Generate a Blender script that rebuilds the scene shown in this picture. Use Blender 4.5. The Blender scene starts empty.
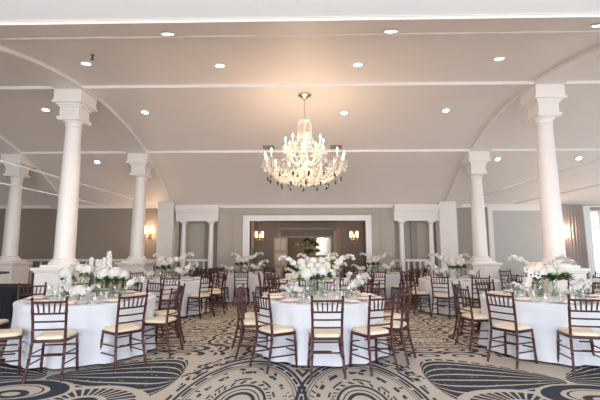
import bpy, math, random
from mathutils import Vector, Matrix
random.seed(7)
S = bpy.context.scene
C = S.collection
PI = math.pi
R = math.radians

# ------------------------------------------------------------------ materials
def mat(name, col, rough=0.5, metal=0.0, noise=0.0, nscale=8.0, emit=None, estr=0.0, bump=0.0, sheen=0.0, trans=0.0, coat=0.0, sss=0.0):
    m = bpy.data.materials.new(name); m.use_nodes = True
    nt = m.node_tree; b = nt.nodes['Principled BSDF']
    b.inputs['Base Color'].default_value = (*col, 1); b.inputs['Roughness'].default_value = rough
    b.inputs['Metallic'].default_value = metal
    if coat: b.inputs['Coat Weight'].default_value = coat
    if sheen: b.inputs['Sheen Weight'].default_value = sheen
    if trans: b.inputs['Transmission Weight'].default_value = trans
    if emit:
        b.inputs['Emission Color'].default_value = (*emit, 1); b.inputs['Emission Strength'].default_value = estr
    if noise or bump:
        tc = nt.nodes.new('ShaderNodeTexCoord'); n = nt.nodes.new('ShaderNodeTexNoise')
        n.inputs['Scale'].default_value = nscale; n.inputs['Detail'].default_value = 4
        nt.links.new(tc.outputs['Object'], n.inputs['Vector'])
        if noise:
            r = nt.nodes.new('ShaderNodeValToRGB')
            r.color_ramp.elements[0].position = .3; r.color_ramp.elements[1].position = .7
            r.color_ramp.elements[0].color = (*[c*(1-noise) for c in col], 1)
            r.color_ramp.elements[1].color = (*[min(1, c*(1+noise)) for c in col], 1)
            nt.links.new(n.outputs['Fac'], r.inputs['Fac']); nt.links.new(r.outputs['Color'], b.inputs['Base Color'])
        if bump:
            bp = nt.nodes.new('ShaderNodeBump'); bp.inputs['Strength'].default_value = bump
            bp.inputs['Distance'].default_value = 0.01
            nt.links.new(n.outputs['Fac'], bp.inputs['Height']); nt.links.new(bp.outputs['Normal'], b.inputs['Normal'])
    return m

def glassmat(name, tint=(1, 1, 1), amount=0.25, rough=0.03):
    m = bpy.data.materials.new(name); m.use_nodes = True
    nt = m.node_tree; nt.nodes.clear()
    o = nt.nodes.new('ShaderNodeOutputMaterial'); mx = nt.nodes.new('ShaderNodeMixShader')
    t = nt.nodes.new('ShaderNodeBsdfTransparent'); g = nt.nodes.new('ShaderNodeBsdfGlossy')
    f = nt.nodes.new('ShaderNodeLayerWeight'); f.inputs['Blend'].default_value = amount
    mp = nt.nodes.new('ShaderNodeMath'); mp.operation = 'MULTIPLY_ADD'
    mp.inputs[1].default_value = .8; mp.inputs[2].default_value = amount*.5
    t.inputs['Color'].default_value = (*tint, 1); g.inputs['Roughness'].default_value = rough
    nt.links.new(f.outputs['Facing'], mp.inputs[0]); nt.links.new(mp.outputs[0], mx.inputs[0])
    nt.links.new(t.outputs[0], mx.inputs[1]); nt.links.new(g.outputs[0], mx.inputs[2])
    nt.links.new(mx.outputs[0], o.inputs['Surface'])
    return m

M = {
 'ceil': mat('ceiling_paint', (.80, .715, .665), .5, noise=.012, nscale=2),
 'white': mat('white_trim_paint', (.82, .77, .735), .38, noise=.01, nscale=3),
 'soffit': mat('white_soffit_paint', (.93, .94, .95), .6, noise=.01, nscale=2),
 'column': mat('column_paint', (.86, .80, .76), .35, noise=.012, nscale=3),
 'taupe': mat('taupe_wall_paint', (.29, .24, .195), .8, noise=.03, nscale=3),
 'greige': mat('greige_wall_paint', (.46, .405, .35), .75, noise=.02, nscale=3),
 'taupe2': mat('warm_grey_wall_paint', (.34, .30, .265), .75, noise=.02, nscale=3),
 'recess': mat('recess_wall_paint', (.49, .435, .375), .75, noise=.02, nscale=3),
 'panelgrey': mat('grey_green_panel', (.50, .49, .46), .7, noise=.02, nscale=4),
 'brown': mat('brown_wall_paper', (.31, .275, .26), .8, noise=.05, nscale=5),
 'cloth': mat('white_linen', (.64, .65, .70), .85, bump=.15, nscale=180, sheen=.3),
 'wood': mat('mahogany_lacquer', (.050, .0065, .006), .36, noise=.35, nscale=14),
 'cushion': mat('cream_cushion', (.74, .64, .50), .75, noise=.03, nscale=30, bump=.1),
 'petal': mat('white_petal', (.72, .69, .65), .6, noise=.05, nscale=40),
 'cream': mat('cream_petal', (.72, .65, .50), .6, noise=.05, nscale=40),
 'peach': mat('peach_petal', (.85, .70, .58), .6, noise=.07, nscale=40),
 'leaf': mat('green_leaf', (.07, .16, .035), .45, noise=.4, nscale=20),
 'palegreen': mat('pale_green_leaf', (.25, .34, .15), .5, noise=.3, nscale=20),
 'stemg': mat('green_stem', (.16, .28, .08), .5, noise=.2, nscale=20),
 'darkeye': mat('dark_flower_eye', (.03, .02, .04), .6),
 'glass': glassmat('clear_glass', (.97, .985, .98), .10),
 'crystal': None,
 'greencr': mat('green_crystal', (.0, .028, .012), .08, coat=.5),
 'chrome': mat('silver_metal', (.6, .57, .52), .25, 1.0),
 'brass': mat('aged_brass', (.45, .30, .13), .3, 1.0),
 'plate': mat('white_china', (.85, .80, .76), .2, coat=.3),
 'napkin': mat('blush_napkin', (.80, .66, .58), .8, bump=.2, nscale=60),
 'menu': mat('ivory_menu_card', (.86, .81, .73), .7),
 'bulb': mat('warm_bulb', (1, .8, .55), .4, emit=(1, .74, .45), estr=14),
 'spotlens': mat('downlight_lens', (1, .95, .9), .4, emit=(1, .93, .84), estr=14),
 'shadeglow': mat('sconce_glass_shade', (1, .8, .55), .5, emit=(1, .58, .32), estr=4.5),
 'black': mat('black_cloth', (.009, .008, .014), .9, noise=.2, nscale=10),
 'blackp': mat('black_plastic', (.02, .02, .022), .4, noise=.1),
 'curtain': mat('mauve_grey_curtain', (.47, .40, .38), .9, noise=.05, nscale=9, sheen=.3),
 'sheer': mat('white_sheer', (.85, .86, .86), .9, noise=.03, nscale=9),
 'door': mat('cream_door_paint', (.62, .54, .42), .5, noise=.03, nscale=5),
 'bark': mat('dry_branch', (.30, .20, .11), .8, noise=.2),
 'vent': mat('vent_metal', (.36, .32, .30), .5, .2),
 'warmwall': mat('warm_far_wall', (.42, .34, .25), .8, noise=.05, nscale=3),
 'wax': mat('candle_wax', (.9, .87, .8), .5, emit=(1, .8, .5), estr=.25),
}
def crystalmat():
    m = bpy.data.materials.new('crystal_glass'); m.use_nodes = True
    nt = m.node_tree; b = nt.nodes['Principled BSDF']; o = nt.nodes['Material Output']
    b.inputs['Base Color'].default_value = (.78, .70, .62, 1); b.inputs['Roughness'].default_value = .15
    b.inputs['Coat Weight'].default_value = .5
    t = nt.nodes.new('ShaderNodeBsdfTransparent'); mxn = nt.nodes.new('ShaderNodeMixShader'); mxn.inputs[0].default_value = .66
    nt.links.new(t.outputs[0], mxn.inputs[1]); nt.links.new(b.outputs[0], mxn.inputs[2]); nt.links.new(mxn.outputs[0], o.inputs['Surface'])
    return m
M['crystal'] = crystalmat()

# expression helper for node maths ------------------------------------------------
class X:
    nt = None
    def __init__(s, v): s.v = v
    @staticmethod
    def op(o, *a):
        n = X.nt.nodes.new('ShaderNodeMath'); n.operation = o
        for i, q in enumerate(a):
            if isinstance(q, X): q = q.v
            if isinstance(q, (int, float)): n.inputs[i].default_value = q
            else: X.nt.links.new(q, n.inputs[i])
        return X(n.outputs[0])
    def __add__(s, o): return X.op('ADD', s, o)
    __radd__ = __add__
    def __sub__(s, o): return X.op('SUBTRACT', s, o)
    def __rsub__(s, o): return X.op('SUBTRACT', o, s)
    def __mul__(s, o): return X.op('MULTIPLY', s, o)
    __rmul__ = __mul__
    def __truediv__(s, o): return X.op('DIVIDE', s, o)
    def __rtruediv__(s, o): return X.op('DIVIDE', o, s)
    def __gt__(s, o): return X.op('GREATER_THAN', s, o)
    def __lt__(s, o): return X.op('LESS_THAN', s, o)
def mx(*a):
    r = a[0]
    for b in a[1:]: r = X.op('MAXIMUM', r, b)
    return r
def mn(*a):
    r = a[0]
    for b in a[1:]: r = X.op('MINIMUM', r, b)
    return r
def ell(u, v, cu, cv, ru, rv):
    a = (u-cu)*(1/ru); b = (v-cv)*(1/rv)
    return X.op('SQRT', a*a+b*b)
def band(e, a, b): return (e > a)*(e < b)
def frac(e): return X.op('FRACT', e)

def carpet():
    m = bpy.data.materials.new('patterned_carpet'); m.use_nodes = True
    nt = m.node_tree; X.nt = nt; b = nt.nodes['Principled BSDF']
    tc = nt.nodes.new('ShaderNodeTexCoord'); sp = nt.nodes.new('ShaderNodeSeparateXYZ')
    nt.links.new(tc.outputs['Object'], sp.inputs[0])
    n1 = nt.nodes.new('ShaderNodeTexNoise'); n1.inputs['Scale'].default_value = 2.2; nt.links.new(tc.outputs['Object'], n1.inputs['Vector'])
    n2 = nt.nodes.new('ShaderNodeTexNoise'); n2.inputs['Scale'].default_value = 13; n2.inputs['Detail'].default_value = 3; nt.links.new(tc.outputs['Object'], n2.inputs['Vector'])
    n3 = nt.nodes.new('ShaderNodeTexNoise'); n3.inputs['Scale'].default_value = 90; n3.inputs['Detail'].default_value = 2; nt.links.new(tc.outputs['Object'], n3.inputs['Vector'])
    nA = X(n1.outputs['Fac']); nB = X(n2.outputs['Fac']); nC = X(n3.outputs['Fac'])
    x = X(sp.outputs[0]); y = X(sp.outputs[1])
    u = X.op('PINGPONG', X.op('ABSOLUTE', x+.09), 2.97)
    v = y + (nA-.5)*.06
    # overlapping arches
    def arch(cu):
        e = ell(u, v, cu, 3.95, .67, 1.58)
        lines = mx(band(e, .95, 1.0), band(e, .885, .93)*(frac(v*3.3+u*2.0) > .22), band(e, .845, .862), band(e, .80, .812))
        return e, lines
    e1, a1 = arch(.60); e1b, a1b = arch(-.60)
    ang = X.op('ARCTAN2', v-3.95, u-.6)
    dash = band(e1, .64, .70)*(frac(ang*3.1) > .5)*(nB > .44)
    dash2 = band(e1, .50, .53)*(frac(ang*2.3+.3) > .4)
    core = mx(band(e1, .36, .40), band(e1, .29, .31), band(e1, .20, .25))
    out = band(e1, 1.05, 1.10)*(frac(ang*2.7) > .35)
    ribs = (frac(ang*5.2+e1*3.0) > .72)*band(e1, .72, .79)*(nA > .5)
    slant = (frac(ang*6.0-e1*7.0) > .62)*band(e1, .42, .48)
    D = mx(a1, a1b, dash, dash2, core, out, ribs, slant)
    # leaf with fanned lines
    p = mx(mn((2.95-u)*(1/1.53), 1.0), 0.0)
    w = X.op('POWER', p, .62)*X.op('SQRT', mx(1.0-X.op('POWER', p, 7), 0.0001))
    t = (v-4.78)/(w*.97+.0001)
    inl = mn((u > 1.42)*1.0, (u < 2.95)*1.0)
    tt = frac(t*3.6+.1)
    inside = (X.op('ABSOLUTE', t) < 1.0)
    vine = band(nB, .655, .672)
    leaf = inside*(tt > .20)*(1.0-vine)*inl
    edge = band(t, 1.07, 1.17)*(frac(u*7) > .3)*inl
    sc = ell(u, v, 2.12, 4.05, .62, .44)
    rad = X.op('ARCTAN2', v-4.0, u-2.12)
    teeth = mx((frac(rad*4.6) > .35)*band(sc, .35, .80), (sc < .22)*1.0)
    leaf = mx(leaf*(sc > 1.0), teeth*(sc < .9), edge)
    leafmask = mx(inside*inl, (sc < 1.0)*1.0)
    # scroll between two leaves
    s = ell(u, v, 2.97, 4.30, .62, .40)
    s2 = ell(u, v, 2.97, 4.22, .62, .40)
    scroll = mx(band(s, .55, .86), band(s2, .15, .30), band(s, .42, .46))
    # fillers beside the arches
    fill = (frac((u*1.5+v)*4.0) > .5)*(nB > .47)*band(e1, 1.06, 1.32)*(t > 1.25)
    fill2 = band(u, 1.05, 1.33)*(e1 > 1.12)*(frac((v*1.8-u)*2.3) > .45)*(v < 5.35)*(nB > .42)
    near = mx(D, fill, fill2)*(1.0-leafmask)*(s > .95)
    near = mx(near, leaf*(s > .95), scroll)
    # farther rows of the same carpet
    u2 = X.op('PINGPONG', X.op('ABSOLUTE', x+.09), .99)*1.495
    v2 = X.op('PINGPONG', y-6.0, .8)*1.5625
    f1 = ell(u2, v2, .35, .25, .95, .55); f2 = ell(u2, v2, 1.48, 1.0, .85, .62)
    f3 = ell(u2, v2, .2, 1.15, .42, .3)
    far = mx(band(f1, .9, 1.0), band(f1, .72, .82)*(frac(u2*6) > .35), band(f1, .40, .55), band(f1, .15, .25),
             band(f2, .9, 1.0), band(f2, .68, .80)*(frac(v2*7) > .4), band(f2, .45, .58)*(nB > .45), band(f2, .2, .32),
             band(f3, .55, .9)*(frac(u2*9+v2*5) > .4), (frac((u2+v2*2.2)*5) > .6)*(nB > .53)*(f1 > 1.05)*(f2 > 1.05))
    isfar = (v > 5.78)*1.0
    dark = near*(1.0-isfar) + far*isfar
    def mix(fac, c1, c2):
        n = nt.nodes.new('ShaderNodeMix'); n.data_type = 'RGBA'
        nt.links.new(fac.v, n.inputs[0])
        for i, q in ((6, c1), (7, c2)):
            if isinstance(q, tuple): n.inputs[i].default_value = (*q, 1)
            else: nt.links.new(q, n.inputs[i])
        return n.outputs[2]
    fl = mn(mx((nC-.38)*4.0, 0.0), 1.0)
    base = mix(fl, (.42, .365, .315), (.55, .49, .43))
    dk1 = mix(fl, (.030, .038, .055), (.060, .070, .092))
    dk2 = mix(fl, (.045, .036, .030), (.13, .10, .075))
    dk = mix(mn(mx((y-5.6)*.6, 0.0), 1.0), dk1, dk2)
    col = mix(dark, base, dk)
    nt.links.new(col, b.inputs['Base Color']); b.inputs['Roughness'].default_value = .95
    b.inputs['Specular IOR Level'].default_value = .05
    return m
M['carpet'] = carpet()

# ------------------------------------------------------------------ mesh builder
class MB:
    def __init__(s): s.v = []; s.f = []
    def box(s, cx, cy, cz, sx, sy, sz, rot=None, piv=None):
        n = len(s.v)
        for dx in (-.5, .5):
            for dy in (-.5, .5):
                for dz in (-.5, .5):
                    p = Vector((cx+dx*sx, cy+dy*sy, cz+dz*sz))
                    s.v.append(p)
        s.f += [(n, n+1, n+3, n+2), (n+4, n+6, n+7, n+5), (n, n+4, n+5, n+1), (n+2, n+3, n+7, n+6), (n, n+2, n+6, n+4), (n+1, n+5, n+7, n+3)]
        return s
    def bx(s, x0, x1, y0, y1, z0, z1): return s.box((x0+x1)/2, (y0+y1)/2, (z0+z1)/2, abs(x1-x0), abs(y1-y0), abs(z1-z0))
    def tube(s, pts, r, n=8, cap=True):
        pts = [Vector(p) for p in pts]; k = len(pts)
        rs = r if isinstance(r, (list, tuple)) else [r]*k
        base = len(s.v); ref = None
        for i, p in enumerate(pts):
            d = (pts[min(i+1, k-1)]-pts[max(i-1, 0)]).normalized()
            if ref is None: ref = Vector((1, 0, 0)) if abs(d.x) < .8 else Vector((0, 1, 0))
            a = d.cross(ref).normalized(); ref = a.cross(d).normalized(); bb = ref
            for j in range(n):
                t = 2*PI*j/n
                s.v.append(p+(a*math.cos(t)+bb*math.sin(t))*rs[i])
        for i in range(k-1):
            for j in range(n):
                a = base+i*n+j; b = base+i*n+(j+1) % n
                s.f.append((a, a+n, b+n, b))
        if cap:
            s.f.append(tuple(base+j for j in range(n))); s.f.append(tuple(base+(k-1)*n+j for j in reversed(range(n))))
        return s
    def lathe(s, prof, n=16, c=(0, 0, 0), fn=None):
        base = len(s.v); k = len(prof)
        for (r, z) in prof:
            for j in range(n):
                t = 2*PI*j/n; rr = r if fn is None else fn(r, z, t)
                s.v.append(Vector((c[0]+rr*math.cos(t), c[1]+rr*math.sin(t), c[2]+z)))
        for i in range(k-1):
            for j in range(n):
                a = base+i*n+j; b = base+i*n+(j+1) % n
                s.f.append((a, b, b+n, a+n))
        s.f.append(tuple(base+j for j in reversed(range(n)))); s.f.append(tuple(base+(k-1)*n+j for j in range(n)))
        return s
    def ball(s, c, r, n=8, m=6, sz=1.0):
        prof = [(r*math.sin(PI*i/m)+.0001, -r*sz*math.cos(PI*i/m)) for i in range(m+1)]
        return s.lathe(prof, n, c)
    def quad(s, a, b, c, d):
        n = len(s.v); s.v += [Vector(a), Vector(b), Vector(c), Vector(d)]; s.f.append((n, n+1, n+2, n+3)); return s
    def build(s, name, m, parent=None, smooth=True, loc=None, rot=None, bevel=0):
        me = bpy.data.meshes.new(name); me.from_pydata([tuple(p) for p in s.v], [], s.f); me.update()
        if m: me.materials.append(m)
        if smooth:
            for p in me.polygons: p.use_smooth = True
            try: me.set_sharp_from_angle(angle=R(38))
            except Exception: pass
        o = bpy.data.objects.new(name, me); C.objects.link(o)
        if loc: o.location = loc
        if rot: o.rotation_euler = rot
        if parent: o.parent = parent
        if bevel:
            bm = o.modifiers.new('edge', 'BEVEL'); bm.width = bevel; bm.segments = 2; bm.limit_method = 'ANGLE'
        return o

def tag(o, label, cat, group=None):
    o['label'] = label; o['category'] = cat
    if group: o['group'] = group
    return o
def thing(name, label, cat, loc=(0, 0, 0), rz=0, group=None):
    o = bpy.data.objects.new(name, None); C.objects.link(o); o.location = loc; o.rotation_euler = (0, 0, rz)
    o.empty_display_size = .1
    return tag(o, label, cat, group)
def struct(o): o['kind'] = 'structure'; return o
def kids(o): return [c for c in ALLKIDS.get(o.name, [])]
ALLKIDS = {}
def copy_tree(o, parent=None, top=True):
    c = o.copy(); C.objects.link(c)
    if parent: c.parent = parent
    for ch in list(o.children): copy_tree(ch, c, False)
    return c

# ------------------------------------------------------------------ room shell
AC, AR = 8.3, 9.6
def arc(y): return 4.97-AR+math.sqrt(AR*AR-(y-AC)**2)
XL, XR, YB = -11.6, 11.8, 14.15
def vault(name, x0, x1, y0, y1, drop, top, m):
    """curved slab that follows the vault: underside arc(y)-drop, upper side arc(y)+top"""
    mb = MB(); n = max(2, int((y1-y0)/.18))
    for i in range(n+1):
        y = y0+(y1-y0)*i/n; z = arc(y)
        mb.v += [Vector((x0, y, z-drop)), Vector((x1, y, z-drop)), Vector((x1, y, z+top)), Vector((x0, y, z+top))]
    for i in range(n):
        a = i*4
        for j in range(4):
            k = (j+1) % 4
            mb.f.append((a+j, a+k, a+k+4, a+j+4))
    mb.f.append((3, 2, 1, 0)); mb.f.append((n*4, n*4+1, n*4+2, n*4+3))
    o = mb.build(name, m, smooth=True)
    return struct(o)
vault('ceiling', XL, XR, 4.21, YB+.25, 0, .12, M['ceil'])
struct(MB().bx(XL, XR, -4.2, 4.21, 4.06, 4.3).build('ceiling_front', M['soffit'], smooth=False))
ti = [0]
def trim(mb, m='white', smooth=False, bevel=0):
    ti[0] += 1
    return struct(mb.build('trim_%d' % ti[0], M[m], smooth=smooth, bevel=bevel))
def vtrim(*a, m='ceil'):
    ti[0] += 1
    return vault('trim_%d' % ti[0], *a, M[m])
CX = 5.15
for (y0, y1) in ((4.24, 5.20), (8.15, 8.80), (11.60, 12.22)):
    vtrim(XL, XR, y0, y1, .04, .02)
    if y0 < 5: vtrim(XL, XR, y1, y1+.07, .06, .02, m='white')
    else: vtrim(XL, XR, y0-.02, y0, .065, .02, m='white')      # moulded near edge of each cross beam
for cx, inner in ((-5.18, 1), (5.02, -1), (-9.0, 1)):
    vtrim(cx-.30, cx+.30, 4.3, YB, .06, .02)
    vtrim(cx+inner*.30-.012, cx+inner*.30+.012, 4.3, YB, .07, .02, m='white')

# floor
fl = MB(); fl.bx(XL-.2, XR+.2, -4.2, 23, -.12, 0)
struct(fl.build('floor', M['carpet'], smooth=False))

# back wall of the hall, with the wide opening into the foyer and the two little colonnades
def wall(name, mb, m): return struct(mb.build(name, M[m], smooth=False))
OX0, OX1, OZ = -2.12, 1.96, 2.48           # clear opening
LC0, LC1 = -4.66, -3.27                    # left colonnade recess
RC0, RC1 = 2.98, 4.42                      # right colonnade recess
HT = 3.3
w = MB()
w.bx(XL, -5.2, YB, YB+.25, 0, 3.3)
wall('wall_back_left', w, 'taupe')
w = MB()
w.bx(LC1, OX0, YB, YB+.25, 0, HT); w.bx(OX1, RC0, YB, YB+.25, 0, HT); w.bx(OX0, OX1, YB, YB+.25, OZ, HT)
w.bx(-5.2, LC0, YB, YB+.25, 0, HT); w.bx(RC1, 5.2, YB, YB+.25, 0, HT)
w.bx(LC0, LC1, YB, YB+.25, 2.45, HT); w.bx(RC0, RC1, YB, YB+.25, 2.45, HT)
wall('wall_back', w, 'greige')
w = MB()
w.bx(5.2, 9.35, YB, YB+.25, 0, 3.3); w.bx(11.0, XR, YB, YB+.25, 0, 3.3)
w.bx(9.35, 11.0, YB, YB+.25, 0, .35); w.bx(9.35, 11.0, YB, YB+.25, 2.85, 3.3)
wall('wall_back_right', w, 'taupe2')
# recess rooms behind the colonnades
w = MB()
for a, b in ((LC0, LC1), (RC0, RC1)):
    w.bx(a-.1, b+.1, YB+.35, YB+.45, 0, 2.8); w.bx(a-.1, b+.1, YB+.25, YB+.45, 2.8, 2.9)
wall('wall_recess', w, 'recess')
wall('wall_left', MB().bx(XL-.2, XL, -4.2, YB+.3, 0, 5.2), 'taupe')
w = MB()                                   # right wall with tall window openings
w.bx(XR, XR+.2, -4.2, YB+.3, 0, .3); w.bx(XR, XR+.2, -4.2, YB+.3, 3.1, 5.2)
for y in (-4.0, -1.2, 1.6, 4.4, 7.2, 10.0, 12.8): w.bx(XR, XR+.2, y, y+.9, .3, 3.1)
w.bx(XR, XR+.2, 13.4, YB+.3, .3, 3.1)
wall('wall_right', w, 'greige')
# cornice, door frame, pilasters
t = MB(); t.bx(XL, XR, YB-.05, YB, 2.94, 3.02); t.bx(XL, XR, YB-.09, YB, 3.02, 3.07); trim(t)
t = MB()
t.bx(OX0-.24, OX0, YB-.06, YB+.27, 0, OZ); t.bx(OX1, OX1+.2, YB-.06, YB+.27, 0, OZ); t.bx(OX0-.24, OX1+.2, YB-.06, YB+.27, OZ, OZ+.19)
trim(t)
t = MB(); t.bx(OX0-.62, OX0-.58, YB-.03, YB, 0, 2.72); t.bx(OX1+.52, OX1+.56, YB-.03, YB, 0, 2.72); t.bx(OX0-.62, OX1+.56, YB-.05, YB, 2.72, 2.78); trim(t, 'greige')
for x0, x1 in ((-5.33, -4.78), (4.46, 5.05)):
    t = MB(); t.bx(x0, x1, YB-.30, YB, 0, 3.12); trim(t, bevel=.01)
for a, b in ((LC0, LC1), (RC0, RC1)):      # entablature over each colonnade
    t = MB(); t.bx(a-.05, b+.05, YB-.22, YB+.05, 2.46, 2.78); t.bx(a-.05, b+.07, YB-.30, YB+.05, 2.78, 2.86); t.bx(a-.05, b+.09, YB-.34, YB+.05, 2.86, 3.0)
    t.bx(a-.05, b+.05, YB-.24, YB+.05, 2.60, 2.62); trim(t)
# little columns, balustrades
def small_column(x, where):
    t = thing('slim_column', 'slim white round column %s' % where, 'column', (x, YB-.08, 0), 0)
    MB().lathe([(.115, 0), (.115, .12), (.10, .14), (.10, .16), (.095, .2), (.092, 1.2), (.078, 2.36), (.078, 2.38)], 20).build('shaft', M['column'], t)
    c = MB(); c.lathe([(.085, 2.36), (.10, 2.38), (.115, 2.42)], 20); c.box(0, 0, 2.44, .26, .24, .045); c.build('capital', M['column'], t, smooth=False)
small_column(-4.45, 'at the left end of the left colonnade')
small_column(-3.48, 'at the right end of the left colonnade')
small_column(3.20, 'at the left end of the right colonnade')
small_column(4.22, 'at the right end of the right colonnade')
def balustrade(x0, x1, y, label, step=.32):
    t = thing('balustrade', label, 'railing', ((x0+x1)/2, y, 0)); h = (x1-x0)/2
    MB().bx(-h, h, -.05, .05, 1.06, 1.14).build('top_rail', M['white'], t, smooth=False)
    MB().bx(-h, h, -.03, .03, .08, .14).build('bottom_rail', M['white'], t, smooth=False)
    n = max(2, int((x1-x0)/step))
    proto = MB().bx(-.025, .025, -.02, .02, .14, 1.06).build('baluster', M['white'], t, smooth=False)
    for i in range(n):
        o = proto if i == 0 else proto.copy()
        if i: C.objects.link(o); o.parent = t
        o.location.x = -h+(x1-x0)*(i+.5)/n
balustrade(XL+.02, -5.36, YB-.15, 'long white balustrade along the dark wall of the left aisle')
balustrade(-4.34, -3.59, YB-.06, 'short white balustrade between the two slim columns left of the foyer opening', .19)
balustrade(3.31, 4.11, YB-.06, 'short white balustrade between the two slim columns right of the foyer opening', .19)
# big framed panel on the right aisle wall
pf = thing('framed_panel', 'large grey-green wall panel with a wide white frame behind the right columns', 'wall panel', (7.42, YB, 0))
f = MB(); f.bx(-1.2, -1.04, -.07, 0, 0, 3.0); f.bx(1.04, 1.2, -.07, 0, 0, 3.0); f.bx(-1.04, 1.04, -.07, 0, 2.82, 3.0); f.build('frame', M['white'], pf, smooth=False)
MB().bx(-1.04, 1.04, -.03, 0, 0, 2.82).build('panel', M['panelgrey'], pf, smooth=False)
t = MB(); t.bx(-10.85, -10.55, YB-.2, YB, 0, 3.05); trim(t, 'column')

# window in the back right corner with curtains
wf = MB()
for x in (9.35, 10.15, 10.95): wf.bx(x, x+.06, YB+.05, YB+.15, .35, 2.85)
for z in (.35, .98, 1.6, 2.2, 2.79): wf.bx(9.35, 11.0, YB+.07, YB+.13, z, z+.05)
struct(wf.build('window_1', M['white'], smooth=False))
struct(MB().bx(9.38, 10.98, YB+.10, YB+.11, .38, 2.82).build('window_2', M['glass'], smooth=False))
def drape(name, label, x0, x1, y, z0, z1, folds, amp, m, cat):
    mb = MB(); n = folds*8
    for side in (0, 1):
        for zz in (z0, (z0+z1)/2, z1):
            for i in range(n+1):
                x = x0+(x1-x0)*i/n
                yy = y+amp*math.sin(2*PI*i/8)*(1 if zz < z1 else .7)+amp*.35*math.sin(i*.9+zz)+side*.02
                mb.v.append(Vector((x, yy, zz)))
    k = n+1
    for side in (0, 1):
        for r_ in range(2):
            for i in range(n):
                a = side*3*k+r_*k+i; q = (a, a+1, a+k+1, a+k)
                mb.f.append(q if side == 0 else q[::-1])
    for i in range(n):
        mb.f.append((i, 3*k+i, 3*k+i+1, i+1)); a = 2*k+i; mb.f.append((a, a+1, 3*k+a+1, 3*k+a))
    for r_ in range(2):
        a = r_*k; mb.f.append((a, a+k, 3*k+a+k, 3*k+a)); a = r_*k+n; mb.f.append((a, 3*k+a, 3*k+a+k, a+k))
    return tag(mb.build(name, m), label, cat)
drape('curtain', 'full length mauve-grey curtain hanging left of the bright corner window', 8.72, 9.42, YB-.2, .03, 2.98, 7, .05, M['curtain'], 'curtain')
drape('sheer_curtain', 'white sheer curtain hanging in front of the corner window, beside the mauve-grey curtain', 9.44, 9.70, YB-.12, .03, 2.95, 3, .03, M['sheer'], 'curtain')
drape('sheer_curtain', 'white sheer curtain at the far right side of the corner window', 10.5, 11.0, YB-.12, .03, 2.95, 5, .03, M['sheer'], 'curtain')
cr = tag(MB().tube([(8.62, YB-.17, 3.0), (11.3, YB-.17, 3.0)], .02, 8).build('curtain_rod', M['vent']), 'thin dark curtain rod above the corner window', 'curtain rod')

# foyer behind the opening -----------------------------------------------------
FY = 18.2
w = MB()
w.bx(-3.6, -1.38, FY, FY+.2, 0, 2.75); w.bx(1.38, 3.6, FY, FY+.2, 0, 2.75); w.bx(-1.38, 1.38, FY, FY+.2, 2.42, 2.75)
w.bx(-3.0, -2.4, FY-1.2, FY, 0, 2.75); w.bx(2.4, 3.0, FY-1.2, FY, 0, 2.75)
wall('wall_foyer', w, 'brown')
w = MB(); w.bx(-3.8, -3.6, YB+.25, FY+.2, 0, 2.75); w.bx(3.6, 3.8, YB+.25, FY+.2, 0, 2.75); wall('wall_foyer_sides', w, 'brown')
struct(MB().bx(-3.8, 3.8, YB+.25, 22.2, 2.75, 2.9).build('ceiling_foyer', M['ceil'], smooth=False))
t = MB(); t.bx(-1.45, -1.33, FY-.05, FY+.2, 0, 2.42); t.bx(1.07, 1.19, FY-.05, FY+.2, 0, 2.42); t.bx(-1.45, 1.19, FY-.05, FY+.2, 2.36, 2.46); t.bx(-1.45, 1.19, FY-.04, FY+.2, 2.0, 2.08); trim(t, 'greige')
MBp = MB().bx(-1.33, 1.07, FY+.05, FY+.1, 2.08, 2.36); trim(MBp, 'taupe')
w = MB(); w.bx(1.19, 1.38, FY, FY+.2, 0, 2.42); w.bx(-3.6, 3.6, 22, 22.2, 0, 2.75); w.bx(-2.6, -2.4, FY+.2, 22, 0, 2.75); w.bx(2.4, 2.6, FY+.2, 22, 0, 2.75); wall('wall_far_room', w, 'warmwall')
d = thing('door_leaf', 'half open cream panelled door in the foyer behind the opening', 'door', (-1.62, FY-.10, 0), R(-6))
MB().bx(0, .62, -.02, .02, .02, 2.0).build('door_panel', M['door'], d, smooth=False)
p = MB()
for z0 in (.15, .8, 1.45):
    p.bx(.08, .29, -.03, -.02, z0, z0+.5); p.bx(.33, .54, -.03, -.02, z0, z0+.5)
p.build('moulding', M['white'], d, smooth=False)
MB().ball((.57, -.05, .98), .03).build('handle', M['brass'], d)
# console table with the tall dry arrangement in the far room
ct = thing('console_table', 'dark console table in the room beyond the foyer, under the tall arrangement', 'table', (-.1, 19.6, 0))
MB().bx(-.6, .6, -.25, .25, .8, .85).build('tabletop', M['wood'], ct, smooth=False, bevel=.01)
for sx in (-.52, .52):
    for sy in (-.19, .19): MB().bx(sx-.03, sx+.03, sy-.03, sy+.03, 0, .8).build('leg', M['wood'], ct, smooth=False)
pic = thing('lit_mirror', 'bright framed mirror on the wall of the far room behind the tall arrangement', 'mirror', (.75, 21.95, 0))
MB().bx(-.4, .4, -.03, .03, 1.2, 2.35).build('glass', M['chrome'], pic, smooth=False)
f = MB(); f.bx(-.46, -.4, -.05, .03, 1.14, 2.41); f.bx(.4, .46, -.05, .03, 1.14, 2.41); f.bx(-.4, .4, -.05, .03, 2.35, 2.41); f.bx(-.4, .4, -.05, .03, 1.14, 1.2); f.build('frame', M['brass'], pic, smooth=False)

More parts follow.
